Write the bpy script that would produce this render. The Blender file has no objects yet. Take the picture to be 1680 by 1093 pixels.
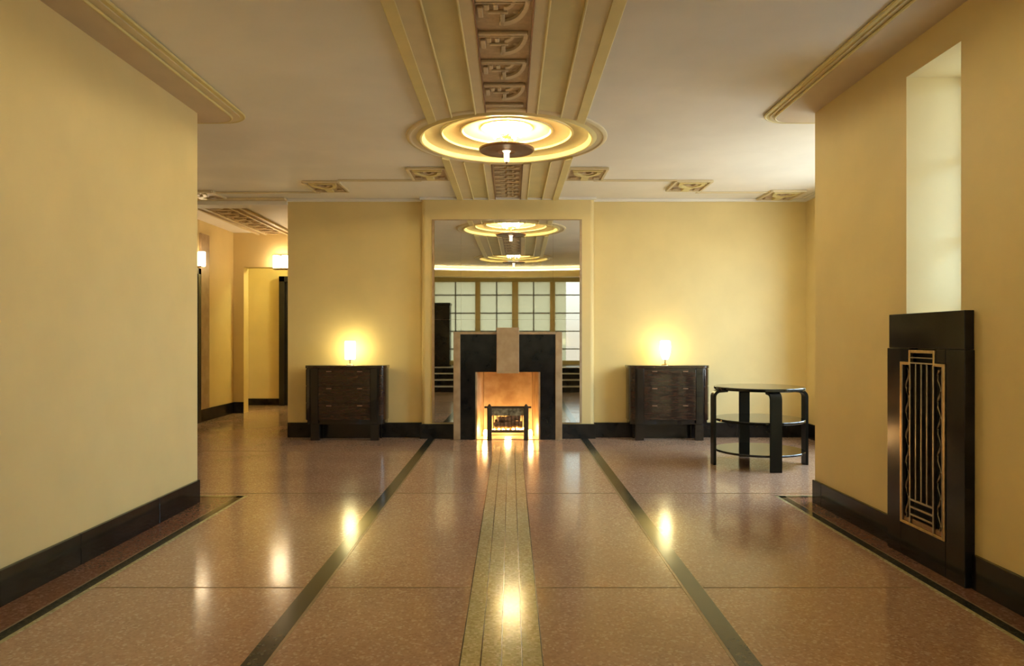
import bpy, bmesh, math, random
from mathutils import Vector, Matrix
random.seed(7)
PI = math.pi
S = bpy.context.scene
C = S.collection

# ------------------------------------------------------------------ camera, world, exposure
cam = bpy.data.cameras.new('camera')
cam.sensor_width = 36; cam.lens = 36 * 1180 / 1680
cam.shift_x = 2 / 1680; cam.shift_y = 8.5 / 1680
cam.clip_start = 0.02
co = bpy.data.objects.new('camera', cam); C.objects.link(co)
co.location = (0.035, 0, 1.2); co.rotation_euler = (PI / 2, 0, 0)
S.camera = co
S.view_settings.view_transform = 'Standard'; S.view_settings.look = 'None'
S.view_settings.gamma = 1; S.view_settings.use_curve_mapping = False
S.view_settings.exposure = 2.02

W = bpy.data.worlds.new('world'); S.world = W; W.use_nodes = True
wn = W.node_tree; wn.nodes.clear()
tc = wn.nodes.new('ShaderNodeTexCoord'); sx = wn.nodes.new('ShaderNodeSeparateXYZ')
rp = wn.nodes.new('ShaderNodeValToRGB'); bg = wn.nodes.new('ShaderNodeBackground'); wo = wn.nodes.new('ShaderNodeOutputWorld')
wn.links.new(tc.outputs['Generated'], sx.inputs[0]); wn.links.new(sx.outputs['Z'], rp.inputs[0])
rp.color_ramp.elements[0].position = 0.0; rp.color_ramp.elements[0].color = (.42, .43, .42, 1)
rp.color_ramp.elements[1].position = 0.12; rp.color_ramp.elements[1].color = (.67, .85, 1.0, 1)
wn.links.new(rp.outputs[0], bg.inputs[0]); bg.inputs[1].default_value = 3.8
wn.links.new(bg.outputs[0], wo.inputs[0])


def area(name, loc, rot, sx_, sy_, energy=0, color=(1, 1, 1), portal=False):
    l = bpy.data.lights.new(name, 'AREA'); l.shape = 'RECTANGLE'; l.size = sx_; l.size_y = sy_
    l.energy = energy; l.color = color
    if portal:
        l.cycles.is_portal = True
    o = bpy.data.objects.new(name, l); C.objects.link(o); o.location = loc; o.rotation_euler = rot
    return o


# daylight portals in the real window openings
area('portal_alcove', (4.02, 6.75, 1.65), (0, PI / 2, 0), 2.1, 2.3, portal=True)
area('portal_niche', (2.70, 3.80, 2.0), (0, PI / 2, 0), 1.36, .6, portal=True)
area('portal_front', (0, -1.75, 1.6), (PI / 2, 0, 0), 4.4, 2.2, portal=True)

# ------------------------------------------------------------------ materials
def lin(r, g, b):
    f = lambda c: (c / 255 / 12.92) if c / 255 <= .04045 else ((c / 255 + .055) / 1.055) ** 2.4
    return (f(r), f(g), f(b), 1)


def mat(name, col, rough=.6, metal=0, noise=0, nscale=6, bump=0, bscale=40, spec=.5, coat=0, col2=None, stretch=None):
    m = bpy.data.materials.new(name); m.use_nodes = True
    nt = m.node_tree; b = nt.nodes['Principled BSDF']
    b.inputs['Base Color'].default_value = col; b.inputs['Roughness'].default_value = rough
    b.inputs['Metallic'].default_value = metal; b.inputs['Specular IOR Level'].default_value = spec
    b.inputs['Coat Weight'].default_value = coat
    t = nt.nodes.new('ShaderNodeTexCoord'); vec = t.outputs['Object']
    if stretch:
        mp = nt.nodes.new('ShaderNodeMapping'); mp.inputs['Scale'].default_value = stretch
        nt.links.new(vec, mp.inputs[0]); vec = mp.outputs[0]
    if noise or col2:
        n = nt.nodes.new('ShaderNodeTexNoise'); n.inputs['Scale'].default_value = nscale; n.inputs['Detail'].default_value = 6
        nt.links.new(vec, n.inputs['Vector'])
        r = nt.nodes.new('ShaderNodeValToRGB')
        c2 = col2 or tuple(c * (1 - noise) for c in col[:3]) + (1,)
        r.color_ramp.elements[0].position = .35; r.color_ramp.elements[0].color = c2
        r.color_ramp.elements[1].position = .65; r.color_ramp.elements[1].color = col
        nt.links.new(n.outputs['Fac'], r.inputs[0]); nt.links.new(r.outputs[0], b.inputs['Base Color'])
    if bump:
        n2 = nt.nodes.new('ShaderNodeTexNoise'); n2.inputs['Scale'].default_value = bscale
        nt.links.new(vec, n2.inputs['Vector'])
        bp = nt.nodes.new('ShaderNodeBump'); bp.inputs['Strength'].default_value = bump; bp.inputs['Distance'].default_value = .01
        nt.links.new(n2.outputs['Fac'], bp.inputs['Height']); nt.links.new(bp.outputs[0], b.inputs['Normal'])
    return m


def terrazzo(name, base, chips, rough=.145):
    m = bpy.data.materials.new(name); m.use_nodes = True
    nt = m.node_tree; b = nt.nodes['Principled BSDF']
    t = nt.nodes.new('ShaderNodeTexCoord')
    v = nt.nodes.new('ShaderNodeTexVoronoi'); v.inputs['Scale'].default_value = 95
    nt.links.new(t.outputs['Object'], v.inputs['Vector'])
    sp = nt.nodes.new('ShaderNodeSeparateColor'); nt.links.new(v.outputs['Color'], sp.inputs[0])
    r = nt.nodes.new('ShaderNodeValToRGB'); r.color_ramp.interpolation = 'CONSTANT'
    e = r.color_ramp.elements
    e[0].position = 0; e[0].color = base
    e[1].position = .45; e[1].color = chips[0]
    for p, c in zip((.62, .8, .92), chips[1:]):
        x = e.new(p); x.color = c
    nt.links.new(sp.outputs[0], r.inputs[0])
    n = nt.nodes.new('ShaderNodeTexNoise'); n.inputs['Scale'].default_value = 1.3; n.inputs['Detail'].default_value = 5
    nt.links.new(t.outputs['Object'], n.inputs['Vector'])
    mx = nt.nodes.new('ShaderNodeMix'); mx.data_type = 'RGBA'; mx.blend_type = 'MULTIPLY'; mx.inputs[0].default_value = .35
    nt.links.new(r.outputs[0], mx.inputs[6])
    r2 = nt.nodes.new('ShaderNodeValToRGB'); r2.color_ramp.elements[0].position = .3; r2.color_ramp.elements[0].color = (.6, .55, .5, 1)
    r2.color_ramp.elements[1].position = .7; r2.color_ramp.elements[1].color = (1, 1, 1, 1)
    nt.links.new(n.outputs['Fac'], r2.inputs[0]); nt.links.new(r2.outputs[0], mx.inputs[7])
    nt.links.new(mx.outputs[2], b.inputs['Base Color'])
    mr = nt.nodes.new('ShaderNodeMapRange'); mr.inputs['To Min'].default_value = rough * .7; mr.inputs['To Max'].default_value = rough * 1.4
    nt.links.new(n.outputs['Fac'], mr.inputs['Value']); nt.links.new(mr.outputs[0], b.inputs['Roughness'])
    b.inputs['IOR'].default_value = 1.6
    n3 = nt.nodes.new('ShaderNodeTexNoise'); n3.inputs['Scale'].default_value = 2.2
    nt.links.new(t.outputs['Object'], n3.inputs['Vector'])
    bp = nt.nodes.new('ShaderNodeBump'); bp.inputs['Strength'].default_value = .05; bp.inputs['Distance'].default_value = .02
    nt.links.new(n3.outputs['Fac'], bp.inputs['Height']); nt.links.new(bp.outputs[0], b.inputs['Normal'])
    return m


def emis(name, col, s):
    m = bpy.data.materials.new(name); m.use_nodes = True
    b = m.node_tree.nodes['Principled BSDF']
    b.inputs['Base Color'].default_value = (.9, .88, .8, 1)
    b.inputs['Emission Color'].default_value = col; b.inputs['Emission Strength'].default_value = s
    return m


def glass(name, tint, gloss=.08, diff=0, dcol=(.8, .85, .8, 1)):
    m = bpy.data.materials.new(name); m.use_nodes = True
    nt = m.node_tree; nt.nodes.clear()
    o = nt.nodes.new('ShaderNodeOutputMaterial')
    tr = nt.nodes.new('ShaderNodeBsdfTransparent'); tr.inputs[0].default_value = tint
    gl = nt.nodes.new('ShaderNodeBsdfGlossy'); gl.inputs['Roughness'].default_value = .03
    mx = nt.nodes.new('ShaderNodeMixShader'); mx.inputs[0].default_value = gloss
    nt.links.new(tr.outputs[0], mx.inputs[1]); nt.links.new(gl.outputs[0], mx.inputs[2])
    out = mx
    if diff:
        tl = nt.nodes.new('ShaderNodeBsdfTranslucent'); tl.inputs[0].default_value = dcol
        m2 = nt.nodes.new('ShaderNodeMixShader'); m2.inputs[0].default_value = diff
        nt.links.new(mx.outputs[0], m2.inputs[1]); nt.links.new(tl.outputs[0], m2.inputs[2]); out = m2
    nt.links.new(out.outputs[0], o.inputs[0])
    return m


M = {}
M['wall'] = mat('yellow_plaster', (.82, .645, .31, 1), .5, noise=.06, nscale=2.5, bump=.08, bscale=18, spec=.35)
M['ceil'] = mat('ceiling_plaster', (.91, .85, .77, 1), .6, noise=.08, nscale=1.6, bump=.05, bscale=12, spec=.3)
M['olive'] = mat('olive_gold_paint', (.76, .65, .34, 1), .5, noise=.08, nscale=5)
M['band'] = mat('beige_band_paint', (.76, .63, .40, 1), .45, noise=.06, nscale=6)
M['gold'] = mat('gold_band_paint', (.80, .66, .30, 1), .38, noise=.06, nscale=6)
M['relief'] = mat('bronzed_relief_plaster', (.55, .39, .23, 1), .4, noise=.2, nscale=30)
M['raised'] = mat('raised_relief_plaster', (.68, .53, .34, 1), .32, noise=.12, nscale=30)
M['marble'] = mat('black_marble', (.007, .006, .006, 1), .14, col2=(.018, .015, .014, 1), nscale=7, spec=.3)
M['wood'] = mat('dark_burl_wood', (.042, .018, .011, 1), .16, col2=(.022, .011, .008, 1), nscale=9, stretch=(1, 1, 5), coat=.4)
M['woodd'] = mat('ebonised_wood', (.016, .011, .009, 1), .2, noise=.3, nscale=10, coat=.3)
M['lacquer'] = mat('black_lacquer', (.006, .006, .006, 1), .1, noise=.2, nscale=5, coat=.2, spec=.4)
M['legs'] = mat('ebony_bentwood', (.005, .005, .005, 1), .28, noise=.2, nscale=5, spec=.22)
M['brass'] = mat('aged_brass', (.62, .45, .22, 1), .3, metal=1, noise=.25, nscale=25)
M['silver'] = mat('dull_nickel', (.45, .38, .30, 1), .32, metal=1, noise=.2, nscale=25)
M['divider'] = mat('brass_divider', (.42, .30, .18, 1), .22, metal=.2, noise=.15, nscale=30)
M['dark_divider'] = mat('dark_divider', (.05, .04, .03, 1), .2, noise=.15, nscale=30)
M['terr'] = terrazzo('pink_terrazzo', (0.499, 0.318, 0.226, 1), [(0.540, 0.353, 0.252, 1), (0.427, 0.261, 0.186, 1), (0.626, 0.459, 0.344, 1), (0.455, 0.283, 0.197, 1)])
M['terr2'] = terrazzo('red_terrazzo', (.27, .13, .085, 1), [(.30, .15, .10, 1), (.21, .10, .065, 1), (.36, .2, .14, 1), (.25, .12, .075, 1)])
M['green'] = terrazzo('sage_terrazzo', (0.559, 0.504, 0.288, 1), [(0.637, 0.588, 0.352, 1), (0.455, 0.406, 0.224, 1), (0.715, 0.658, 0.448, 1), (0.520, 0.462, 0.256, 1)])
M['inlay'] = terrazzo('dark_green_terrazzo', (.03, .032, .024, 1), [(.05, .052, .04, 1), (.02, .02, .018, 1), (.08, .08, .06, 1), (.03, .03, .02, 1)])
M['traver'] = mat('beige_travertine', (.50, .36, .22, 1), .3, col2=(.40, .27, .15, 1), nscale=9)
M['fireb'] = mat('firebox_stone', (.62, .47, .28, 1), .45, col2=(.42, .27, .14, 1), nscale=6)
M['mirror'] = mat('mirror_silver', (.86, .87, .84, 1), .012, metal=1)
M['bronze'] = mat('reddish_bronze', (.30, .16, .09, 1), .35, metal=.3, noise=.2, nscale=20)
M['iron'] = mat('grate_iron', (.09, .07, .055, 1), .4, metal=.6, noise=.2, nscale=20)
M['mesh'] = mat('grate_panel', (.42, .38, .28, 1), .35, metal=.3, col2=(.12, .1, .07, 1), nscale=22)
M['log'] = mat('log_bark', (.38, .26, .16, 1), .8, col2=(.12, .07, .045, 1), nscale=18, bump=.5)
M['white'] = mat('white_marble', (.62, .60, .54, 1), .25, noise=.12, nscale=4)
M['grey'] = mat('grey_paint', (.3, .3, .27, 1), .4, noise=.1)
M['black'] = mat('dark_cavity', (.01, .01, .01, 1), .8, noise=.2)
M['door'] = mat('black_door_paint', (.012, .011, .012, 1), .25, noise=.2)
M['lamp'] = emis('lamp_glass', (1, .86, .40, 1), 5.2)
M['bulb'] = emis('bulb_glass', (1, .86, .50, 1), 66)
M['bulb2'] = emis('bulb_glass_dim', (1, .86, .50, 1), 30)
M['sconce'] = emis('sconce_glass', (1, .80, .50, 1), 5.5)
M['fire'] = emis('ember_glow', (1, .46, .10, 1), 9)
M['rod_glow'] = emis('glass_rod', (1, .86, .55, 1), .55)  # weak emission stands in for bulb light carried through the glass
M['cove'] = emis('cove_tube_glass', (1, .84, .5, 1), 3.5)
M['globe'] = emis('fill_globe_glass', (1, .98, .42, 1), 30)  # glow of the added fill lamp in the rear room
M['pane'] = glass('window_glass', (.93, .96, .96, 1))
M['pane2'] = glass('dimming_glass', (.70, .78, .86, 1))  # tint added to dim daylight entering the niche, pane itself unseen
M['net'] = glass('net_curtained_glass', (.13, .118, .085, 1), .04, .34, (.62, .58, .44, 1))
M['clear'] = glass('street_glass', (.40, .38, .34, 1), .06)
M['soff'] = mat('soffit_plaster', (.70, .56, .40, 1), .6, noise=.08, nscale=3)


# ------------------------------------------------------------------ mesh builder
class MB:
    def __init__(s):
        s.bm = bmesh.new()

    def box(s, x0, x1, y0, y1, z0, z1, bev=0):
        b = bmesh.new()
        bmesh.ops.create_cube(b, size=1)
        for v in b.verts:
            v.co = Vector(((x0 + x1) / 2 + v.co.x * abs(x1 - x0), (y0 + y1) / 2 + v.co.y * abs(y1 - y0), (z0 + z1) / 2 + v.co.z * abs(z1 - z0)))
        if bev:
            bmesh.ops.bevel(b, geom=list(b.edges), offset=bev, segments=2, profile=.5, affect='EDGES')
        s._merge(b); return s

    def _merge(s, b, mx=None):
        if mx is not None:
            bmesh.ops.transform(b, matrix=mx, verts=b.verts)
        me = bpy.data.meshes.new('tmp'); b.to_mesh(me); b.free()
        s.bm.from_mesh(me); bpy.data.meshes.remove(me)

    def prism(s, pts, a0, a1, axis='z', bev=0):
        """pts: 2-D outline; axis z -> (x,y), y -> (x,z), x -> (y,z)"""
        b = bmesh.new()
        def P(p, a):
            return {'z': (p[0], p[1], a), 'y': (p[0], a, p[1]), 'x': (a, p[0], p[1])}[axis]
        lo = [b.verts.new(P(p, a0)) for p in pts]; hi = [b.verts.new(P(p, a1)) for p in pts]
        b.faces.new(lo); b.faces.new(hi[::-1])
        n = len(pts)
        for i in range(n):
            b.faces.new((lo[i], hi[i], hi[(i + 1) % n], lo[(i + 1) % n]))
        bmesh.ops.recalc_face_normals(b, faces=b.faces)
        if bev:
            bmesh.ops.bevel(b, geom=[e for e in b.edges], offset=bev, segments=2, profile=.5, affect='EDGES')
        s._merge(b); return s

    def lathe(s, prof, cx=0, cy=0, n=48, closed=False):
        rings = []
        for r, z in prof:
            if r < 1e-6:
                rings.append([s.bm.verts.new((cx, cy, z))])
            else:
                rings.append([s.bm.verts.new((cx + r * math.cos(2 * PI * i / n), cy + r * math.sin(2 * PI * i / n), z)) for i in range(n)])
        prs = list(zip(rings, rings[1:])) + ([(rings[-1], rings[0])] if closed else [])
        for a, b in prs:
            for i in range(n):
                j = (i + 1) % n
                if len(a) == 1 and len(b) == 1: continue
                if len(a) == 1: s.bm.faces.new((a[0], b[i], b[j]))
                elif len(b) == 1: s.bm.faces.new((a[i], b[0], a[j]))
                else: s.bm.faces.new((a[i], b[i], b[j], a[j]))
        return s

    def tube(s, pts, r, n=10, sx=1, sy=1):
        pts = [Vector(p) for p in pts]; rings = []
        for i, p in enumerate(pts):
            d = (pts[min(i + 1, len(pts) - 1)] - pts[max(i - 1, 0)]).normalized()
            up = Vector((0, 0, 1)) if abs(d.z) < .95 else Vector((1, 0, 0))
            a = d.cross(up).normalized(); b = d.cross(a).normalized()
            rr = r[i] if isinstance(r, (list, tuple)) else r
            rings.append([s.bm.verts.new(p + (a * math.cos(2 * PI * k / n) * sx + b * math.sin(2 * PI * k / n) * sy) * rr) for k in range(n)])
        for a, b in zip(rings, rings[1:]):
            for k in range(n):
                s.bm.faces.new((a[k], a[(k + 1) % n], b[(k + 1) % n], b[k]))
        s.bm.faces.new(rings[0][::-1]); s.bm.faces.new(rings[-1])
        return s

    def arc(s, cx, cy, r0, r1, a0, a1, z0, z1, n=10, sy=1.0):
        pts = [(cx + r0 * math.cos(a0 + (a1 - a0) * i / n), cy + sy * r0 * math.sin(a0 + (a1 - a0) * i / n)) for i in range(n + 1)]
        pts += [(cx + r1 * math.cos(a1 + (a0 - a1) * i / n), cy + sy * r1 * math.sin(a1 + (a0 - a1) * i / n)) for i in range(n + 1)]
        return s.prism(pts, z0, z1)

    def build(s, name, m, parent=None, smooth=None, mesh_only=False):
        bmesh.ops.recalc_face_normals(s.bm, faces=s.bm.faces)
        me = bpy.data.meshes.new(name); s.bm.to_mesh(me); s.bm.free()
        me.materials.append(m)
        if smooth is not None:
            me.shade_smooth()
            me.set_sharp_from_angle(angle=math.radians(smooth))
        if mesh_only: return me
        o = bpy.data.objects.new(name, me); C.objects.link(o)
        if parent: o.parent = parent
        return o


def inst(name, me, parent, loc=(0, 0, 0), rz=0, sc=None):
    o = bpy.data.objects.new(name, me); C.objects.link(o); o.parent = parent; o.location = loc; o.rotation_euler = (0, 0, rz)
    if sc: o.scale = sc
    return o


def st(o, label=None):
    o['kind'] = 'structure'
    if label: o['label'] = label
    return o


def thing(name, label, cat, loc=(0, 0, 0), rz=0, group=None):
    o = bpy.data.objects.new(name, None); C.objects.link(o); o.location = loc; o.rotation_euler = (0, 0, rz)
    o.empty_display_size = .05
    o['label'] = label; o['category'] = cat
    if group: o['group'] = group
    return o


def slab(axis, c0, c1, a0, a1, z0, z1, holes=()):
    """wall slab with rectangular holes. axis 'x': thickness in x (c0..c1), runs along y (a0..a1)."""
    mb = MB()
    As = sorted({a0, a1} | {h[0] for h in holes} | {h[1] for h in holes}); Zs = sorted({z0, z1} | {h[2] for h in holes} | {h[3] for h in holes})
    for i in range(len(As) - 1):
        for j in range(len(Zs) - 1):
            ma = (As[i] + As[i + 1]) / 2; mz = (Zs[j] + Zs[j + 1]) / 2
            if any(h[0] < ma < h[1] and h[2] < mz < h[3] for h in holes): continue
            if axis == 'x': mb.box(c0, c1, As[i], As[i + 1], Zs[j], Zs[j + 1])
            else: mb.box(As[i], As[i + 1], c0, c1, Zs[j], Zs[j + 1])
    return mb


def rounded(x0, x1, y0, y1, r, corners, n=10):
    """rect outline ccw with rounding on named corners: 0=(x0,y0) 1=(x1,y0) 2=(x1,y1) 3=(x0,y1)"""
    pts = []
    cc = [(x0, y0, x0 + r, y0 + r, PI), (x1, y0, x1 - r, y0 + r, 1.5 * PI), (x1, y1, x1 - r, y1 - r, 0), (x0, y1, x0 + r, y1 - r, .5 * PI)]
    for k, (px, py, cx, cy, a) in enumerate(cc):
        if k in corners:
            pts += [(cx + r * math.cos(a + .5 * PI * i / n), cy + r * math.sin(a + .5 * PI * i / n)) for i in range(n + 1)]
        else:
            pts.append((px, py))
    return pts


# ------------------------------------------------------------------ dimensions
XL, XR = -2.257, 2.260          # near walls
YE = 5.26                       # where the near walls end
YB = 8.71                       # back wall
XA = 3.61                       # alcove side wall
XC = -4.40                      # far left side wall
XO = -2.665                     # left end of back wall
YF = 11.5                       # far corridor wall
ZC = 2.885                      # ceiling
ZS = 2.845                      # soffit
MY = 6.08                       # medallion centre
MY2 = 2.0

# ------------------------------------------------------------------ floor
fl = st(MB().box(-6.6, 4.1, 1.2, 13.1, -.12, 0).build('floor', M['terr']))
def fpiece(name, m, x0, x1, y0, y1, h=.0015):
    return MB().box(x0, x1, y0, y1, -.01, h).build(name, m, fl)
for s in (-1, 1):
    fpiece('inlay_strip', M['inlay'], s * .913 - .042, s * .913 + .042, 1.22, 8.68)
    e = s * .913 - s * .050
    fpiece('divider_strip', M['divider'], e - .006, e + .006, 1.22, 8.68, .002)
for k in range(4):
    fpiece('terrazzo_strip', M['green'], -.1535 + k * .0768, -.1535 + (k + 1) * .0768, 1.22, 8.3)
for k in range(5):
    x = -.1535 + k * .0768
    fpiece('divider_strip', M['dark_divider'], x - .0025, x + .0025, 1.22, 8.3, .002)
fpiece('divider_strip', M['divider'], -.1535, .1535, 8.3, 8.31, .002)
for y in (3.46, 5.56, 7.64):
    for x0, x1 in ((-1.965 if y < 5 else -4.35, -.96), (-.855, -.16), (.16, .855), (.96, 1.97 if y < 5 else 3.55)):
        fpiece('divider_strip', M['divider'], x0, x1, y - .003, y + .003, .002)
# side borders: dark line, pale line, red terrazzo band
YT = 5.46
for s, xw, xd, xe in ((-1, XL, -2.015, -4.35), (1, XR, 2.09, 3.55)):
    a, b = sorted((xd, xd - s * .0)); 
    fpiece('border_band', M['terr2'], *sorted((xw, xd + s * .025)), 1.22, YT - .05, .001)
    fpiece('border_band', M['terr2'], *sorted((xw, xe)), YE + .02, YT - .05, .001)
    fpiece('inlay_strip', M['inlay'], *sorted((xd + s * .026, xd - s * .026)), 1.22, YT)
    fpiece('inlay_strip', M['inlay'], *sorted((xd - s * .026, xe)), YT - .05, YT)
    fpiece('border_strip', M['green'], *sorted((xd - s * .026, xd - s * .048)), 1.22, YT + .022, .001)
    fpiece('border_strip', M['green'], *sorted((xd - s * .048, xe)), YT, YT + .022, .001)
    fpiece('divider_strip', M['divider'], *sorted((xd + s * .028, xd + s * .036)), 1.22, YT - .06, .002)

# landing and stairs behind the camera (seen in the mirror)
stp = st(MB().box(XL, XR, -2.1, -.0, -.12, .52).build('floor_landing', M['marble']))
for k in range(4):
    y1 = 1.2 - .3 * k
    MB().box(XL, XR, -.0, y1, .13 * k, .13 * (k + 1) - .02).build('riser', M['marble'], stp)
    MB().box(XL + .02, XR - .02, y1 - .30, y1 + .012, .13 * (k + 1) - .02, .13 * (k + 1), .004).build('tread', M['white'], stp)

# ------------------------------------------------------------------ ceiling with dome openings
def ceiling_mesh():
    mb = MB(); bm = mb.bm
    R = .79
    def quad(x0, x1, y0, y1):
        if x1 - x0 < 1e-4 or y1 - y0 < 1e-4: return
        mb.box(x0, x1, y0, y1, ZC, ZC + .3)
    L, Rr, q = -6.6, 4.1, .86
    ys = [-2.1]
    for c in (MY2, MY): ys += [c - q, c + q]
    ys.append(13.1)
    for i in range(0, len(ys), 2): quad(L, Rr, ys[i], ys[i + 1])
    for c in (MY2, MY):
        quad(L, -q, c - q, c + q); quad(q, Rr, c - q, c + q)
        n = 64; inn = []; out = []
        for i in range(n):
            a = 2 * PI * i / n; ca, sa = math.cos(a), math.sin(a)
            inn.append(bm.verts.new((R * ca, c + R * sa, ZC)))
            k = q / max(abs(ca), abs(sa)); out.append(bm.verts.new((k * ca, c + k * sa, ZC)))
        for i in range(n):
            j = (i + 1) % n; bm.faces.new((inn[i], inn[j], out[j], out[i]))
    return mb
ceil = st(ceiling_mesh().build('ceiling', M['ceil']))

def circ_y(x, c, R, side):
    return c + side * math.sqrt(max(R * R - x * x, 0))
RM = .80
SPANS = [(('c', MY, 1), ('y', YB - .02)), (('c', MY2, 1), ('c', MY, -1)), (('y', .75), ('c', MY2, -1))]
def span_poly(x0, x1, sp, n=8):
    def yy(e, x): return e[1] if e[0] == 'y' else circ_y(x, e[1], RM, e[2])
    a, b = sp
    xs = [x0 + (x1 - x0) * i / n for i in range(n + 1)]
    return [(x, yy(a, x)) for x in xs] + [(x, yy(b, x)) for x in xs[::-1]]
BANDS = [(0, .155, ZC - .006, 'relief', 'relief_ground'), (.155, .228, ZC - .026, 'band', 'border_band'), (.228, .41, ZC - .010, 'olive', 'panel'),
         (.41, .535, ZC - .024, 'band', 'border_band'), (.535, .600, ZC - .036, 'gold', 'outer_moulding')]
for si, sp in enumerate(SPANS):
    tr = st(MB().prism(span_poly(-.6, .6, sp), ZC - .005, ZC - .001).build('trim_%d' % (si + 1), M['ceil']))
    for x0, x1, z, m, nm in BANDS:
        for s in ((1,) if x0 == 0 else (-1, 1)):
            a, b = (-x1, x1) if x0 == 0 else sorted((s * x0, s * x1))
            MB().prism(span_poly(a, b, sp), z, ZC - .003).build(nm, M[m], tr)
            if x0 in (.228, .535, .155):       # little beads on the steps
                xb = s * x1 if x0 != .155 else s * x1
                ya = max(circ_y(xb, sp[0][1], RM, sp[0][2]), -9) if sp[0][0] == 'c' else sp[0][1]
                yb = circ_y(xb, sp[1][1], RM, sp[1][2]) if sp[1][0] == 'c' else sp[1][1]
                MB().tube([(xb, ya, ZC - .028), (xb, yb, ZC - .028)], .007, 8).build('bead', M['gold'], tr, 60)
    sp_tr = tr
    # relief motifs
    if si == 0: ylo, yhi = MY + RM + .02, YB - .06
    elif si == 1: ylo, yhi = MY2 + RM + .05, MY - RM - .0
    else: ylo, yhi = .8, MY2 - RM - .05
    zg, zt = ZC - .007, ZC - .024
    if si == 0:
        mb_ = MB()
        for sgn in (1,):
            mb_.arc(.02, 0, .07, .105, PI * .05, PI * .62, zt, zg, 8, .85)
            mb_.arc(.02, -.03, .03, .05, 0, PI * .7, zt, zg, 6, .8)
        cres = mb_.build('relief_crescent', M['raised'], mesh_only=True)
        barm = MB().box(-.13, -.03, -.02, .02, zt, zg, .004).build('relief_block', M['raised'], mesh_only=True)
        y = ylo + .1
        while y < yhi:
            inst('relief_crescent', cres, tr, (0, y, 0)); inst('relief_block', barm, tr, (0, y, 0)); inst('relief_block', barm, tr, (.0, y + .09, 0), 0, (.6, .6, 1)); y += .2
    else:
        bar = MB().box(-.145, .125, -.014, .014, zt, zg, .005).box(-.145, .125, .034, .050, zt + .006, zg, .004).build('relief_bar', M['raised'], mesh_only=True)
        arc = MB().arc(-.005, 0, .112, .135, 0, PI * .55, zt, zg, 12, 2.1).build('relief_arc', M['raised'], mesh_only=True)
        arc2 = MB().arc(.0, .0, .045, .062, 0, PI * .5, zt + .008, zg, 8, 2.0).build('relief_arc', M['raised'], mesh_only=True)
        stem = MB().box(-.02, .004, .15, .29, zt, zg, .004).box(-.085, .02, .135, .16, zt + .004, zg, .004).build('relief_stem', M['raised'], mesh_only=True)
        blk = MB().box(-.135, -.108, .09, .20, zt + .004, zg, .004).box(-.10, -.075, .06, .12, zt + .005, zg, .004).box(-.055, -.03, .06, .115, zt + .005, zg, .004).build('relief_block', M['raised'], mesh_only=True)
        dot = MB().lathe([(.0, zt + .01), (.014, zt + .014), (.018, zg)], .062, .16, 14).build('relief_boss', M['raised'], mesh_only=True)
        ys0 = 5.14 - .4 * 12
        for k in range(14):
            y = ys0 + .4 * k
            if y < ylo or y > yhi + .02: continue
            inst('relief_bar', bar, tr, (0, y, 0))
            if y + .33 < MY - RM + .12 or si == 2:
                for nm, me in (('relief_arc', arc), ('relief_arc', arc2), ('relief_stem', stem), ('relief_block', blk), ('relief_boss', dot)):
                    inst(nm, me, tr, (0, y, 0))
    for s in (-1, 1):
        MB().box(s * .150 - .004, s * .150 + .004, ylo, yhi, ZC - .03, ZC - .004).build('relief_edge', M['bronze'], tr)

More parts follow.
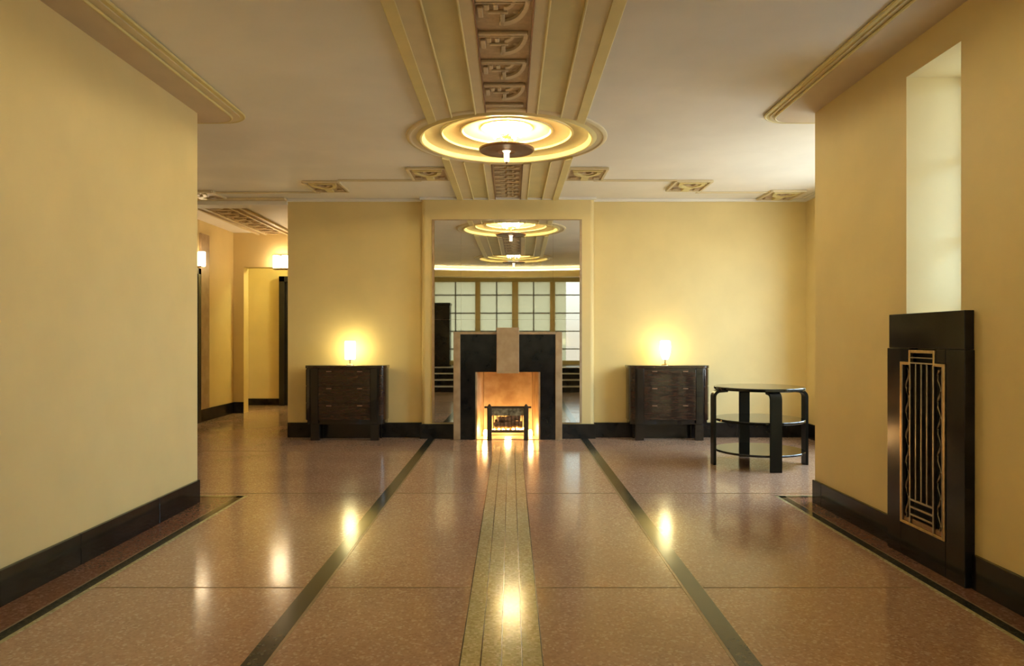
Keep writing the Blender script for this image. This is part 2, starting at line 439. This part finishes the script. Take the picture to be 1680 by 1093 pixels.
# medallions (recessed dome + rings)
for mi, c in enumerate((MY, MY2)):
    med = st(MB().lathe([(.757, ZC - .010), (.745, ZC - .018), (.728, ZC - .026), (.712, ZC - .022), (.700, ZC - .004), (.69, ZC + .012), (.62, ZC + .030), (.565, ZC + .038),
                         (.56, ZC + .03), (.545, ZC + .03), (.535, ZC + .045), (.46, ZC + .06), (.395, ZC + .066), (.39, ZC + .058), (.375, ZC + .058), (.365, ZC + .072),
                         (.27, ZC + .09), (.225, ZC + .095), (.22, ZC + .087), (.205, ZC + .087), (.195, ZC + .1), (.08, ZC + .13), (0, ZC + .135)], 0, c, 96)
             .build('trim_%d' % (4 + mi), M['gold'], smooth=35))
    MB().lathe([(.845, ZC + .002), (.842, ZC - .010), (.83, ZC - .018), (.812, ZC - .018), (.804, ZC - .012), (.795, ZC - .010), (.78, ZC - .011), (.757, ZC - .010)], 0, c, 96)\
        .build('outer_ring', M['band'], med, 35)
    # hanging light
    t = thing('ceiling_light', 'bronze disc ceiling light with glowing bulbs under the ' + ('round medallion' if mi == 0 else 'second medallion seen in the mirror'), 'light', (0, c, ZC - .10))
    MB().lathe([(0, -.004), (.06, -.004), (.075, -.012), (.10, -.004), (.16, -.008), (.2, .0), (.225, -.006), (.235, .004), (.235, .014), (.22, .018), (0, .02)], 0, 0, 64).build('disc', M['bronze'], t, 35)
    MB().lathe([(0, .018), (.012, .018), (.012, .10), (.045, .115), (.05, .14), (.02, .15), (.012, .16), (.012, .236), (0, .236)], 0, 0, 20).build('stem', M['brass'], t, 35)
    MB().lathe([(0, 0), (.038, -.002), (.03, -.012), (.024, -.02), (.024, -.086), (.018, -.094), (0, -.095)], 0, 0, 20).build('glass_rod', M['rod_glow'], t, 35)
    MB().lathe([(0, -.09), (.009, -.092), (.012, -.1), (.004, -.112), (0, -.114)], 0, 0, 14).build('finial', M['bronze'], t, 35)
    bl = MB().lathe([(0, .0), (.012, .004), (.022, .03), (.024, .05), (.016, .075), (0, .088)], 0, 0, 16).build('bulb', M['bulb' if mi == 0 else 'bulb2'], smooth=60, mesh_only=True)
    for k in range(8):
        a = 2 * PI * k / 8 + .2
        MB().tube([(.045 * math.cos(a), .045 * math.sin(a), .125), (.085 * math.cos(a), .085 * math.sin(a), .12), (.11 * math.cos(a), .11 * math.sin(a), .09 + .03)], .007, 8).build('arm', M['brass'], t, 60)
        inst('bulb', bl, t, (.115 * math.cos(a), .115 * math.sin(a), .115))

# soffits above the near walls, with rounded far corners
for nm, xw, xi, xo, s, zs in (('left', XL, -2.045, -1.965, -1, ZS), ('right', XR, 2.005, 1.945, 1, ZS)):
    xf = s * 5.0 if s < 0 else XA
    def outline(xi_, ye, r):
        x0, x1 = sorted((xi_, xf))
        return rounded(x0, x1, -2.0, ye, r, (2,) if s < 0 else (3,), 12)
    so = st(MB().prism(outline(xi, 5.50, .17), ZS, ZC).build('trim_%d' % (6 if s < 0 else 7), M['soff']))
    MB().prism(outline(xo, 5.58, .22), ZC - .018, ZC - .001).build('outer_moulding', M['gold'], so)
    MB().prism(outline(xo + s * .028, 5.552, .20), ZC - .026, ZC - .002).build('step', M['band'], so)
    def beadline(xx, ye, r, z, rad):
        pts = [(xx, -2.0, z), (xx, ye - r, z)]
        for i in range(1, 11):
            a = .5 * PI * i / 10
            pts.append((xx + s * (r - r * math.cos(a)), ye - r + r * math.sin(a), z))
        pts.append((xx + s * 1.2, ye, z))
        MB().tube(pts, rad, 8).build('bead', M['gold'], so, 60)
    beadline(xi, 5.50, .17, ZS + .006, .009); beadline(xo, 5.58, .22, ZC - .012, .009)

# ------------------------------------------------------------------ walls
wl = st(slab('x', XL - .3, XL, -2.1, YE, 0, ZS + .03).build('wall_left', M['wall']))
NY0, NY1, NZ1 = 3.554, 4.045, 2.668
wr = st(slab('x', XR, XR + .42, -2.1, YE, 0, ZS + .03, [(NY0, NY1, 1.30, NZ1)]).build('wall_right', M['wall']))
st(slab('y', YE - .25, YE, XR + .42, XA + .45, 0, ZC).build('wall_alcove_end', M['wall']))
st(slab('y', YE - .25, YE, -6.6, XL - .3, 0, ZC).build('wall_lobby_end', M['wall']))
st(slab('x', XA, XA + .28, YE, YB + .1, 0, ZC, [(5.55, 7.86, .62, 2.62)]).build('wall_alcove', M['wall']))
wb = st(slab('y', YB, YB + .16, XO, XA + .38, 0, ZC, [(-.46, .46, 0, .84)]).build('wall_back', M['wall']))
st(slab('x', XO, XO + .16, YB + .16, YF, 0, ZC).build('wall_passage', M['wall']))
# left lobby / passage
st(slab('x', XC - .2, XC, YE, YF + .2, 0, ZC, [(9.1, 10.12, 0, 2.10)]).build('wall_lobby', M['wall']))
st(slab('y', YF, YF + .2, XC, XO + .16, 0, ZC, [(-4.235, -2.85, 0, 2.335)]).build('wall_far', M['wall']))
st(slab('y', 12.88, 13.1, -6.6, -1.5, 0, ZC).build('wall_rear', M['wall']))
st(slab('x', -5.0, -4.8, YF + .2, 12.88, 0, ZC).build('wall_rear_left', M['wall']))
st(slab('x', -2.0, -1.8, YF + .2, 12.88, 0, ZC).build('wall_rear_right', M['wall']))
st(slab('x', -6.6, -6.4, YE, YF + .2, 0, ZC).build('wall_outer_left', M['wall']))
# chimney breast with rounded vertical corners and a hole for the fire
BW, BY = 1.035, 8.6
cb = MB()
cb.prism(rounded(-BW, -.46, BY, YB, .055, (0,)), 0, ZC)
cb.prism(rounded(.46, BW, BY, YB, .055, (1,)), 0, ZC)
cb.box(-.46, .46, BY, YB, .84, ZC)
st(cb.build('wall_chimney_breast', M['wall'], smooth=40))
# cornices
tb = MB().box(XO, XA, YB - .035, YB, ZC - .035, ZC, .006)
tb.box(-BW - .02, BW + .02, BY - .03, BY + .02, ZC - .03, ZC, .006)
st(tb.build('trim_8', M['ceil']))
st(MB().box(XA - .035, XA, YE, YB - .035, ZC - .035, ZC, .006).box(XA - .09, XA - .075, YE, YB - .1, ZC - .012, ZC - .001).build('trim_9', M['ceil']))
hd = st(MB().box(XC, XO, YB - .02, YB + .22, ZC - .075, ZC, .008).build('trim_10', M['ceil']))
MB().box(XC, XO, YB - .12, YB - .02, ZC - .03, ZC, .01).build('step', M['band'], hd)
MB().box(XC, XO, YB - .45, YB - .41, ZC - .02, ZC, .008).build('step', M['band'], hd)
# thin stepped mouldings between the plaques
mo = MB()
for a, b, y in ((.92, 1.80, 7.64), (2.17, 3.0, 8.27)):
    mo.box(a, b, y - .012, y + .012, ZC - .014, ZC, .004); mo.box(-b, -a, y - .012, y + .012, ZC - .014, ZC, .004)
    mo.box(a, b, y + .05, y + .06, ZC - .008, ZC); mo.box(-b, -a, y + .05, y + .06, ZC - .008, ZC)
st(mo.build('trim_11', M['band']))

# plaques
def plaque(x, y, label, w=.38, d=.50):
    t = thing('ceiling_plaque', label, 'plaque', (x, y, ZC), 0, 'relief plaques on the ceiling')
    MB().box(-w / 2, w / 2, -d / 2, d / 2, -.012, -.001).build('ground', M['relief'], t)
    f = MB()
    for s in (-1, 1):
        f.box(s * w / 2 - .014, s * w / 2 + .014, -d / 2, d / 2, -.026, -.001, .004); f.box(-w / 2, w / 2, s * d / 2 - .014, s * d / 2 + .014, -.026, -.001, .004)
    f.build('frame', M['band'], t)
    MB().arc(0, -d * .3, .10, .14, 0, PI, -.032, -.01, 12, 1.5).build('relief_arc', M['gold'], t)
    MB().arc(0, -d * .3, .04, .07, 0, PI, -.032, -.01, 10, 1.5).build('relief_arc', M['relief'], t)
    for s in (-1, 1):
        MB().box(s * .12 - .03, s * .12 + .03, .10, .19, -.03, -.01, .004).build('relief_block', M['relief'], t)
    MB().box(-.04, .04, .06, .2, -.034, -.01, .004).build('relief_block', M['gold'], t)
    MB().box(-.15, .15, -.20, -.17, -.03, -.01, .004).build('relief_bar', M['gold'], t)
    return t
plaque(-.80, 7.33, 'gilt relief plaque touching the left edge of the central ceiling band')
plaque(.80, 7.33, 'gilt relief plaque touching the right edge of the central ceiling band')
plaque(-2.0, 7.94, 'gilt relief ceiling plaque above the left cabinet')
plaque(1.99, 7.90, 'gilt relief ceiling plaque above the right cabinet')
plaque(3.2, 8.42, 'pale relief ceiling plaque in the far right corner above the round table')
plaque(-3.62, 8.40, 'brown relief ceiling plaque at far left, before the passage opening', .5, .42)
# relief band on the passage ceiling
pb = st(MB().box(-4.0, -3.42, YB + .22, YF, ZC - .012, ZC - .001).build('trim_12', M['relief']))
for x in (-4.0, -3.88, -3.54, -3.42):
    MB().box(x - .02, x + .02, YB + .22, YF, ZC - .035, ZC - .005, .005).build('moulding', M['band'], pb)
y = YB + .36
ra = MB().arc(0, 0, .07, .11, PI * .1, PI * .9, ZC - .045, ZC - .01, 10, 1.1).build('relief_arc', M['raised'], mesh_only=True)
rb = MB().box(-.14, .14, -.02, .02, ZC - .04, ZC - .01, .005).build('relief_bar', M['raised'], mesh_only=True)
while y < YF - .15:
    inst('relief_arc', ra, pb, (-3.71, y, 0)); inst('relief_bar', rb, pb, (-3.71, y - .06, 0)); y += .27

# ------------------------------------------------------------------ baseboards of marble panels
def baseboard(name, pts, panel, h=.165, th=.022, off=0.0):
    """straight run from pts[0] to pts[1]; panel face th proud towards the left-hand normal of the run"""
    (x0, y0), (x1, y1) = pts
    L = math.hypot(x1 - x0, y1 - y0); ang = math.atan2(y1 - y0, x1 - x0)
    root = st(MB().box(0, L, 0, th - .006, 0, h - .004).build(name, M['dark_divider']))
    root.location = (x0, y0, 0); root.rotation_euler = (0, 0, ang)
    a = 0; first = off or panel
    while a < L - 1e-3:
        b = min(a + first, L); first = panel
        if b - a > .02:
            MB().box(a + .0015, b - .0015, 0, th, .0, h, .003).build('panel', M['marble'], root)
        a = b
    return root
baseboard('baseboard_left', ((XL, YE), (XL, 1.2)), .85, off=.61)
baseboard('baseboard_right', ((XR, 1.2), (XR, 3.44)), .6)
baseboard('baseboard_right_far', ((XR, 4.16), (XR, YE)), .95)
baseboard('baseboard_back_right', ((XA, YB), (BW, YB)), .86, .18)
baseboard('baseboard_back_left', ((-BW, YB), (XO, YB)), .82, .18)
baseboard('baseboard_chimney_right', ((BW + .012, BY), (.64, BY)), .7, .175)
baseboard('baseboard_chimney_left', ((-.64, BY), (-BW - .012, BY)), .7, .175)
baseboard('baseboard_alcove', ((XA, YE), (XA, YB)), .9, .18)
baseboard('baseboard_lobby', ((XC, YF), (XC, 10.24)), .7, .18)
baseboard('baseboard_lobby_near', ((XC, 9.0), (XC, YE)), .9, .18)
baseboard('baseboard_far', ((-4.235, YF), (XC, YF)), .7, .18)
baseboard('baseboard_rear', ((-4.09, 12.88), (-4.8, 12.88)), .6, .12)
baseboard('baseboard_rear_right', ((-2.0, 12.88), (-3.17, 12.88)), .6, .12)

# ------------------------------------------------------------------ windows
def window(name, axis_x, y0, y1, z0, z1, nv, nh, pm='pane'):
    w = st(MB().box(axis_x - .03, axis_x + .03, y0, y0 + .05, z0, z1).box(axis_x - .03, axis_x + .03, y1 - .05, y1, z0, z1)
           .box(axis_x - .03, axis_x + .03, y0, y1, z0, z0 + .05).box(axis_x - .03, axis_x + .03, y0, y1, z1 - .05, z1).build(name, M['grey']))
    for k in range(nv + 1):
        if 0 < k <= nv:
            yy = y0 + (y1 - y0) * k / (nv + 1)
            MB().box(axis_x - .02, axis_x + .02, yy - .018, yy + .018, z0 + .05, z1 - .05).build('glazing_bar', M['grey'], w)
    for k in range(1, nh + 1):
        zz = z0 + (z1 - z0) * k / (nh + 1)
        MB().box(axis_x - .015, axis_x + .015, y0 + .05, y1 - .05, zz - .015, zz + .015).build('glazing_bar', M['grey'], w)
    MB().box(axis_x - .003, axis_x + .003, y0 + .05, y1 - .05, z0 + .05, z1 - .05).build('pane', M[pm], w)
    return w
window('window_1', XA + .24, 5.55, 7.86, .62, 2.62, 1, 2)
window('window_2', XR + .38, NY0, NY1, 1.33, NZ1, 0, 2, 'pane2')
# entrance screen behind the camera
YW = -1.55
sc = st(MB().box(XL, XR, YW - .06, YW + .06, .52, .62).box(XL, XR, YW - .08, YW + .08, 2.66, ZC).build('window_3', M['gold']))
for x, w_ in ((-2.14, .1), (-.97, .13), (0, .16), (.97, .13), (2.14, .1)):
    MB().box(x - w_ / 2, x + w_ / 2, YW - .06, YW + .07, .62, 2.66, .008).build('mullion', M['gold'], sc)
for z in (.92, 1.38, 1.85, 2.32):
    MB().box(XL + .1, XR - .1, YW - .015, YW + .03, z - .014, z + .014).build('glazing_bar', M['grey'], sc)
for x in (-1.55, -.48, .48, 1.75):
    MB().box(x - .014, x + .014, YW - .015, YW + .03, .62, 2.66).build('glazing_bar', M['grey'], sc)
for x0, x1, m in ((-2.1, -.97, 'net'), (-.97, 0, 'net'), (0, .97, 'net'), (.97, 1.32, 'net'), (1.32, 1.75, 'clear'), (1.75, 2.1, 'net')):
    MB().box(x0, x1, YW - .003, YW + .003, .62, 2.66).build('pane', M[m], sc)
# folded net in front of the glass
# curved valance over the stair
pts = []
n = 24
for i in range(n + 1):
    x = XL + (XR - XL) * i / n; pts.append((x, .62 - .5 * (1 - (x / 2.26) ** 2)))
pts += [(x, y - .12) for x, y in pts[::-1]]
va = st(MB().prism(pts, 2.64, 2.80).build('trim_13', M['gold'], smooth=30))
tp = [(x, y - .06, 2.815) for x, y in pts[:n + 1]][1:-1]
MB().tube(tp, .016, 8).build('cove_lamp', M['cove'], va, 60)
st(MB().prism([(x, y - .125) for x, y in pts[:n + 1]] + [(x, y - .20) for x, y in pts[:n + 1][::-1]], 2.64, ZC).build('trim_14', M['gold'], smooth=30))
# black post by the entrance
t = thing('marble_post', 'black marble post standing beside the entrance glazing, seen at the left of the mirror', 'post', (-1.86, -.9, .52))
MB().box(-.24, .24, -.2, .2, 0, 1.5, .01).build('shaft', M['marble'], t)
MB().box(-.26, .26, -.22, .22, 1.5, 1.56, .01).build('cap', M['marble'], t)
# doors
d1 = st(MB().box(XC - .14, XC - .08, 9.1, 10.12, 0, 2.10).build('door_1', M['door']))
for a, b, z0, z1 in ((9.0, 9.1, 0, 2.19), (10.12, 10.22, 0, 2.19), (9.0, 10.22, 2.10, 2.19)):
    MB().box(XC - .1, XC + .04, a, b, z0, z1, .006).build('door_frame', M['door'], d1)
MB().tube([(XC - .08, 10.02, 1.0), (XC - .03, 10.02, 1.0), (XC - .03, 9.93, 1.0)], .01, 8).build('door_handle', M['brass'], d1, 60)
# polished strip next to that door
st(MB().box(XC, XC + .03, 10.24, 10.52, .18, 2.7, .006).build('trim_15', M['traver']))
d2 = st(MB().box(-3.98, -3.28, 12.82, 12.88, 0, 2.2).build('door_2', M['door']))
for a, b, z0, z1 in ((-4.08, -3.98, 0, 2.3), (-3.28, -3.18, 0, 2.3), (-4.08, -3.18, 2.2, 2.3)):
    MB().box(a, b, 12.76, 12.88, z0, z1, .006).build('door_frame', M['door'], d2)
MB().box(-3.90, -3.36, 12.805, 12.82, .15, 1.0, .004).build('door_panel', M['door'], d2)
MB().box(-3.90, -3.36, 12.805, 12.82, 1.15, 2.08, .004).build('door_panel', M['door'], d2)

# ------------------------------------------------------------------ mirror
mr = thing('wall_mirror', 'tall wall mirror above and behind the black and beige fireplace', 'mirror', (.0, BY, 0), 0)
MB().box(-.905, .885, -.012, 0, .90, 2.62, .002).box(-.905, -.50, -.012, 0, .185, .899, .002).box(.48, .885, -.012, 0, .185, .899, .002).build('backing', M['traver'], mr)
mrr = math.radians(-.42)
for x0, x1 in ((-.875, -.56), (-.5585, .5385), (.54, .855)):
    for z0, z1 in (((.92 if x0 == -.5585 else .195), 1.42), (1.4215, 2.605)):
        p = MB().box(x0, x1, -.004, .002, z0, z1, .0).build('mirror_panel', M['mirror'], mr)
        p.location = (0, -.0195, 0); p.rotation_euler = (0, 0, mrr)

# ------------------------------------------------------------------ fireplace
FY = 8.5
f = thing('fireplace', 'deco fireplace surround of black marble edged in beige stone under the mirror', 'fireplace', (0, FY, 0))
H = 1.245
D = BY - FY - .001
for s in (-1, 1):
    a, b = sorted((s * .562, s * .642))
    MB().box(a, b, -.012, D, 0, H + .03, .004).build('side_strip', M['traver'], f)
    pts = [(s * .5615, 0), (s * .5615, H), (s * .1335, H), (s * .1335, .80), (s * .384, .80), (s * .384, 0)]
    MB().prism(pts, 0, D, 'y', .002).build('marble_panel', M['marble'], f)
    a, b = sorted((s * .1335, s * .5615))
    MB().box(a, b, -.012, D, H + .0005, H + .03, .003).build('top_edge', M['traver'], f)
    # splayed inner cheek
    MB().prism([(s * .384, .006), (s * .455, .06), (s * .455, .45), (s * .30, .45), (s * .365, .006)], 0, .80, 'z').build('firebox_cheek', M['fireb'], f)
MB().box(-.133, .133, -.045, D, .785, 1.325, .006).build('keystone', M['traver'], f)
MB().box(-.30, .30, .42, .47, 0, .80).build('firebox_back', M['fireb'], f)
MB().box(-.455, .455, .112, .47, .80, .835).build('firebox_top', M['fireb'], f)
MB().box(-.384, .384, .002, .42, .0, .006).build('hearth', M['traver'], f)

g = thing('fire_grate', 'small iron fire grate with logs and glowing embers in the fireplace', 'grate', (0, 8.46, 0))
for s in (-1, 1):
    MB().box(s * .215 - .028, s * .215 + .028, -.03, .02, .0, .40, .006).build('post', M['iron'], g)
    MB().tube([(s * .215, -.01, .40), (s * .215, -.01, .425)], [.024, .008], 12).build('finial', M['iron'], g, 50)
    MB().box(s * .215 - .012, s * .215 + .012, .02, .34, .10, .125).build('side_rail', M['iron'], g)
    MB().box(s * .215 - .014, s * .215 + .014, .31, .34, 0, .125).build('rear_leg', M['iron'], g)
MB().box(-.275, .275, -.015, .01, .375, .40, .004).build('top_rail', M['iron'], g)
MB().box(-.19, .19, -.012, .006, .10, .12, .003).build('bottom_rail', M['iron'], g)
mb = MB().box(-.19, .19, .0, .003, .29, .375)
random.seed(3)
for i in range(14):
    x = -.185 + i * .0265
    mb.box(x, x + .022, -.006, .004 + random.uniform(0, .006), .29, .372)
mb.build('front_panel', M['mesh'], g)
for i in range(9):
    x = -.17 + i * .0425
    MB().box(x - .004, x + .004, -.004, .004, .12, .29).build('bar', M['iron'], g)
for (x0, x1, y, z, r, dz) in ((-.17, .17, .10, .165, .04, .02), (-.16, .15, .19, .17, .042, -.02), (-.12, .15, .14, .235, .036, .03)):
    pts_ = [(x0 + (x1 - x0) * k / 6, y + .01 * math.sin(k * 2), z + dz * (k / 6 - .5) + .006 * math.sin(k * 3)) for k in range(7)]
    MB().tube(pts_, [r * (1 + .12 * math.sin(k * 2.3)) for k in range(7)], 12).build('log', M['log'], g, 60)
for i in range(14):
    x = -.17 + .34 * (i % 7) / 6 + random.uniform(-.012, .012); y = (.08 if i < 7 else .22) + random.uniform(-.02, .02); r = random.uniform(.014, .024)
    MB().lathe([(0, .10), (r, .105), (r * .8, .105 + r), (0, .11 + r)], x, y, 7).build('ember', M['fire'], g)
MB().box(-.2, .2, .03, .30, .085, .10).build('tray', M['iron'], g)
for s in (-1, 1):
    MB().lathe([(0, .01), (.024, .012), (.03, .05), (.02, .09), (0, .10)], s * .27, .24, 12).build('fire_lamp', M['fire'], g, 60)
    l = bpy.data.lights.new('fire_glow', 'POINT'); l.energy = 1.0; l.color = (1, .66, .28); l.shadow_soft_size = .03
    o = bpy.data.objects.new('fire_glow', l); C.objects.link(o); o.parent = g; o.location = (s * .275, .16, .12)
l = bpy.data.lights.new('fire_glow', 'POINT'); l.energy = 1.5; l.color = (1, .66, .28); l.shadow_soft_size = .04
o = bpy.data.objects.new('fire_glow', l); C.objects.link(o); o.parent = g; o.location = (0, .26, .05)

# ------------------------------------------------------------------ cabinets
def cabinet(x, label):
    t = thing('cabinet', label, 'cabinet', (x, 8.41, 0), 0, 'pair of dark deco cabinets against the back wall')
    hw, d, cw = .475, .26, .085
    def outl(e=0):
        pts = []
        for s in (1, -1):
            seg = [(s * (hw + e), d), (s * (hw + e), .11)]
            for i in range(1, 7):
                a = .5 * PI * i / 7
                seg.append((s * (hw - cw + e + cw * math.cos(a)), .11 - (.11 + e) * math.sin(a)))
            seg.append((s * (hw - cw), -e))
            pts += seg if s == 1 else seg[::-1]
        return pts
    MB().prism(outl(-.004), .235, .845).build('body', M['woodd'], t, 35)
    MB().prism(outl(.008), .845, .88, bev=.004).build('top', M['wood'], t)
    MB().prism(outl(-.012), .19, .235).build('apron', M['woodd'], t, 35)
    for s in (-1, 1):
        for y0, y1, nm in ((.012, .075, 'leg'), (d - .06, d, 'leg')):
            a, b = sorted((s * .30, s * .40))
            MB().box(a, b, y0, y1, 0, .19, .004).build(nm, M['woodd'], t)
        a, b = sorted((s * .305, s * .385))
        MB().box(a, b, -.014, .0, .2, .845, .003).build('pilaster', M['woodd'], t)
    MB().box(-.36, .36, d - .03, d - .01, 0, .19).build('back_panel', M['woodd'], t)
    for k in range(3):
        z0, z1 = .243 + k * .2, .243 + (k + 1) * .2 - .008
        dr = MB().box(-.302, .302, -.012, .0, z0, z1, .003).build('drawer', M['wood'], t)
        for s in (-1, 1):
            MB().box(s * .18 - .03, s * .18 + .03, -.022, -.012, z1 - .03, z1 - .020, .003).build('handle', M['bronze'], dr)
            # curved corner fronts follow the drawers
            pts = []
            for i in range(0, 8):
                a = .5 * PI * i / 8
                pts.append((s * (hw - cw + (cw + .004) * math.cos(a)), .11 - (.11 + .004) * math.sin(a)))
            pts += [(s * (hw - cw + (cw - .012) * math.cos(.5 * PI * i / 8)), .11 - (.11 - .012) * math.sin(.5 * PI * i / 8)) for i in range(7, -1, -1)]
            MB().prism(pts, z0, z1).build('corner_panel', M['wood'], t, 35)
        if k < 2:
            MB().box(-.302, .302, -.010, .0, z1, z1 + .008).build('drawer_rail', M['woodd'], t)
    return t
cabinet(-1.91, 'dark wooden deco cabinet against the back wall left of the fireplace')
cabinet(1.895, 'dark wooden deco cabinet against the back wall right of the fireplace')

def lamp(x, label, tulip):
    t = thing('table_lamp', label, 'lamp', (x, 8.52, .88), 0, 'small glowing lamps on the cabinets')
    MB().lathe([(0, 0), (.045, 0), (.045, .008), (.03, .014), (.01, .02), (.009, .055), (.028, .06), (.03, .066), (0, .066)], 0, 0, 28).build('base', M['brass'], t, 35)
    if tulip: pr = [(0, .066), (.03, .067), (.045, .10), (.062, .16), (.066, .22), (.058, .285), (.05, .29), (0, .285)]
    else: pr = [(0, .066), (.05, .067), (.062, .075), (.064, .27), (.056, .285), (0, .288)]
    MB().lathe(pr, 0, 0, 28).build('lamp_shade', M['lamp'], t, 40)
lamp(-1.868, 'small glowing cylinder lamp on the left cabinet', False)
lamp(1.865, 'small glowing tulip shaped lamp on the right cabinet', True)

# ------------------------------------------------------------------ round table
t = thing('round_table', 'round black lacquered side table with two lower shelves and four bent legs', 'table', (2.40, 6.85, 0))
def disc(r, z0, z1):
    return MB().lathe([(0, z0), (r - .006, z0), (r, z0 + .006), (r, z1 - .006), (r - .006, z1), (0, z1)], 0, 0, 64)
disc(.415, .712, .742).build('tabletop', M['lacquer'], t, 35)
disc(.412, .415, .440).build('shelf', M['lacquer'], t, 35)
disc(.412, .125, .146).build('shelf', M['lacquer'], t, 35)
prof = []   # bent leg profile in (r,z): outer then inner
Ro, th, rr, zt = .449, .027, .07, .712
outer = [(Ro, 0), (Ro, zt - rr)] + [(Ro - rr + rr * math.cos(.5 * PI * i / 8), zt - rr + rr * math.sin(.5 * PI * i / 8)) for i in range(1, 9)] + [(.31, zt)]
ri = rr - th
inner = [(.31, zt - th * .8), (Ro - rr, zt - th)] + [(Ro - rr + ri * math.cos(.5 * PI * i / 6), zt - rr + ri * math.sin(.5 * PI * i / 6)) for i in range(5, -1, -1)] + [(Ro - th, 0)]
legm = MB().prism(outer + inner, -.051, .051, 'y', 0).build('leg', M['legs'], smooth=30, mesh_only=True)
for k in range(4):
    inst('leg', legm, t, (0, 0, 0), k * PI / 2 + math.radians(0))

# ------------------------------------------------------------------ radiator cover on the right wall
XF = 2.250
rc = thing('radiator_cover', 'tall black marble radiator cover with stepped brass grille on the right wall', 'radiator cover', (XR, 3.80, 0))
def R(mb, y0, y1, z0, z1, x0=-.05, x1=-.001, bev=.003):
    return mb.box(x0, x1, y0 - 3.80, y1 - 3.80, z0, z1, bev)
gy, gw = 3.805, .207
R(MB(), 3.45, 4.140, 1.145, 1.335, -.048).build('top_slab', M['marble'], rc)
R(MB(), 3.445, gy - gw, .0, 1.1435).build('side_slab', M['marble'], rc)
R(MB(), gy + gw, 4.156, .0, 1.1435).build('side_slab', M['marble'], rc)
R(MB(), gy - gw + .001, gy + gw - .001, .0, .178).build('bottom_slab', M['marble'], rc)
for s in (-1, 1):
    a, b = sorted((gy + s * .121, gy + s * (gw - .001)))
    R(MB(), a, b, 1.072, 1.1435, -.05).build('corner_slab', M['marble'], rc)
R(MB(), gy - gw + .002, gy + gw - .002, 0.178, 1.14, -.012, -.001, 0).build('grille_cavity', M['black'], rc)
gr = bpy.data.objects.new('grille', None); C.objects.link(gr); gr.parent = rc
w = .016
xa, xb = -.056, -.036
def G(nm, y0, y1, z0, z1, m='brass', x0=xa, x1=xb):
    return MB().box(x0, x1, y0 - 3.80, y1 - 3.80, z0, z1, .002).build(nm, M[m], gr)
G('frame_bar', gy - gw, gy - gw + w, .180, 1.07); G('frame_bar', gy + gw - w, gy + gw, .180, 1.07)
G('frame_bar', gy - gw + w, gy + gw - w, .180, .180 + w)
for s in (-1, 1):
    a, b = sorted((gy + s * .12, gy + s * (gw - w))); G('frame_bar', a, b, 1.07 - w, 1.07)
    a, b = sorted((gy + s * .12, gy + s * (.12 - w))); G('frame_bar', a, b, 1.07 - w, 1.136)
    G('bar', gy + s * .185 - .004, gy + s * .185 + .004, .195, 1.055, 'silver')
    a, b = gy + s * .108 - .006, gy + s * .108 + .006
    G('bar', a, b, .195, 1.06, 'silver')
    # zigzag ribbon
    pts = []; nz = 30
    for i in range(nz + 1):
        z = .215 + .825 * i / nz
        pts.append((xb - .008, gy + s * (.147 + .014 * math.sin(i * PI / 2.5)) - 3.80, z))
    MB().tube(pts, .0065, 6, 1.0, .8).build('wave_bar', M['silver'], gr, 60)
G('frame_bar', gy - .12 + w, gy + .12 - w, 1.136 - w, 1.136)
G('cross_bar', gy - .104, gy + .104, 1.092, 1.098, 'silver'); G('cross_bar', gy - .104, gy + .104, 1.062, 1.070, 'silver')
for k in (-1, 0, 1):
    G('bar', gy + k * .052 - .005, gy + k * .052 + .005, .325, 1.062, 'silver')
for z in (.325, .285, .245):
    G('cross_bar', gy - .102, gy + .102, z - .006, z + .006, 'silver')
G('base_plate', gy - gw + w, gy + gw - w, .195, .22, 'bronze', -.045, -.03)

# ------------------------------------------------------------------ sconces
t = thing('wall_sconce', 'glowing twin tube sconce above the passage opening', 'light', (-3.61, YF, 2.41))
MB().box(-.14, .14, -.03, 0, -.12, .12, .004).build('back_plate', M['brass'], t)
for s in (-1, 1):
    MB().lathe([(0, -.10), (.05, -.10), (.058, -.09), (.058, .09), (.05, .10), (0, .10)], s * .068, -.09, 20).build('glass_shade', M['sconce'], t, 35)
MB().box(-.13, .13, -.14, -.03, -.112, -.1).build('bracket', M['brass'], t)
t = thing('wall_sconce', 'glowing sconce beside the black door at far left', 'light', (XC, 10.08, 2.31))
MB().box(.03, .05, -.06, .06, -.12, .12, .004).build('back_plate', M['brass'], t)
MB().lathe([(0, -.10), (.045, -.10), (.05, -.09), (.05, .09), (.045, .10), (0, .10)], .105, 0, 20).build('glass_shade', M['sconce'], t, 35)
MB().box(.05, .12, -.05, .05, -.112, -.1).build('bracket', M['brass'], t)

# unseen fill lamp added to brighten the small rear room
t = thing('ceiling_light', 'unseen globe light added to brighten the yellow room beyond the passage opening', 'light', (-3.0, 12.2, ZC))
MB().lathe([(0, 0), (.06, 0), (.06, -.02), (.03, -.04), (.03, -.07), (0, -.07)], 0, 0, 24).build('base', M['brass'], t, 35)
MB().lathe([(0, -.07), (.05, -.08), (.09, -.12), (.1, -.17), (.08, -.23), (0, -.27)], 0, 0, 28).build('fill_globe', M['globe'], t, 40)
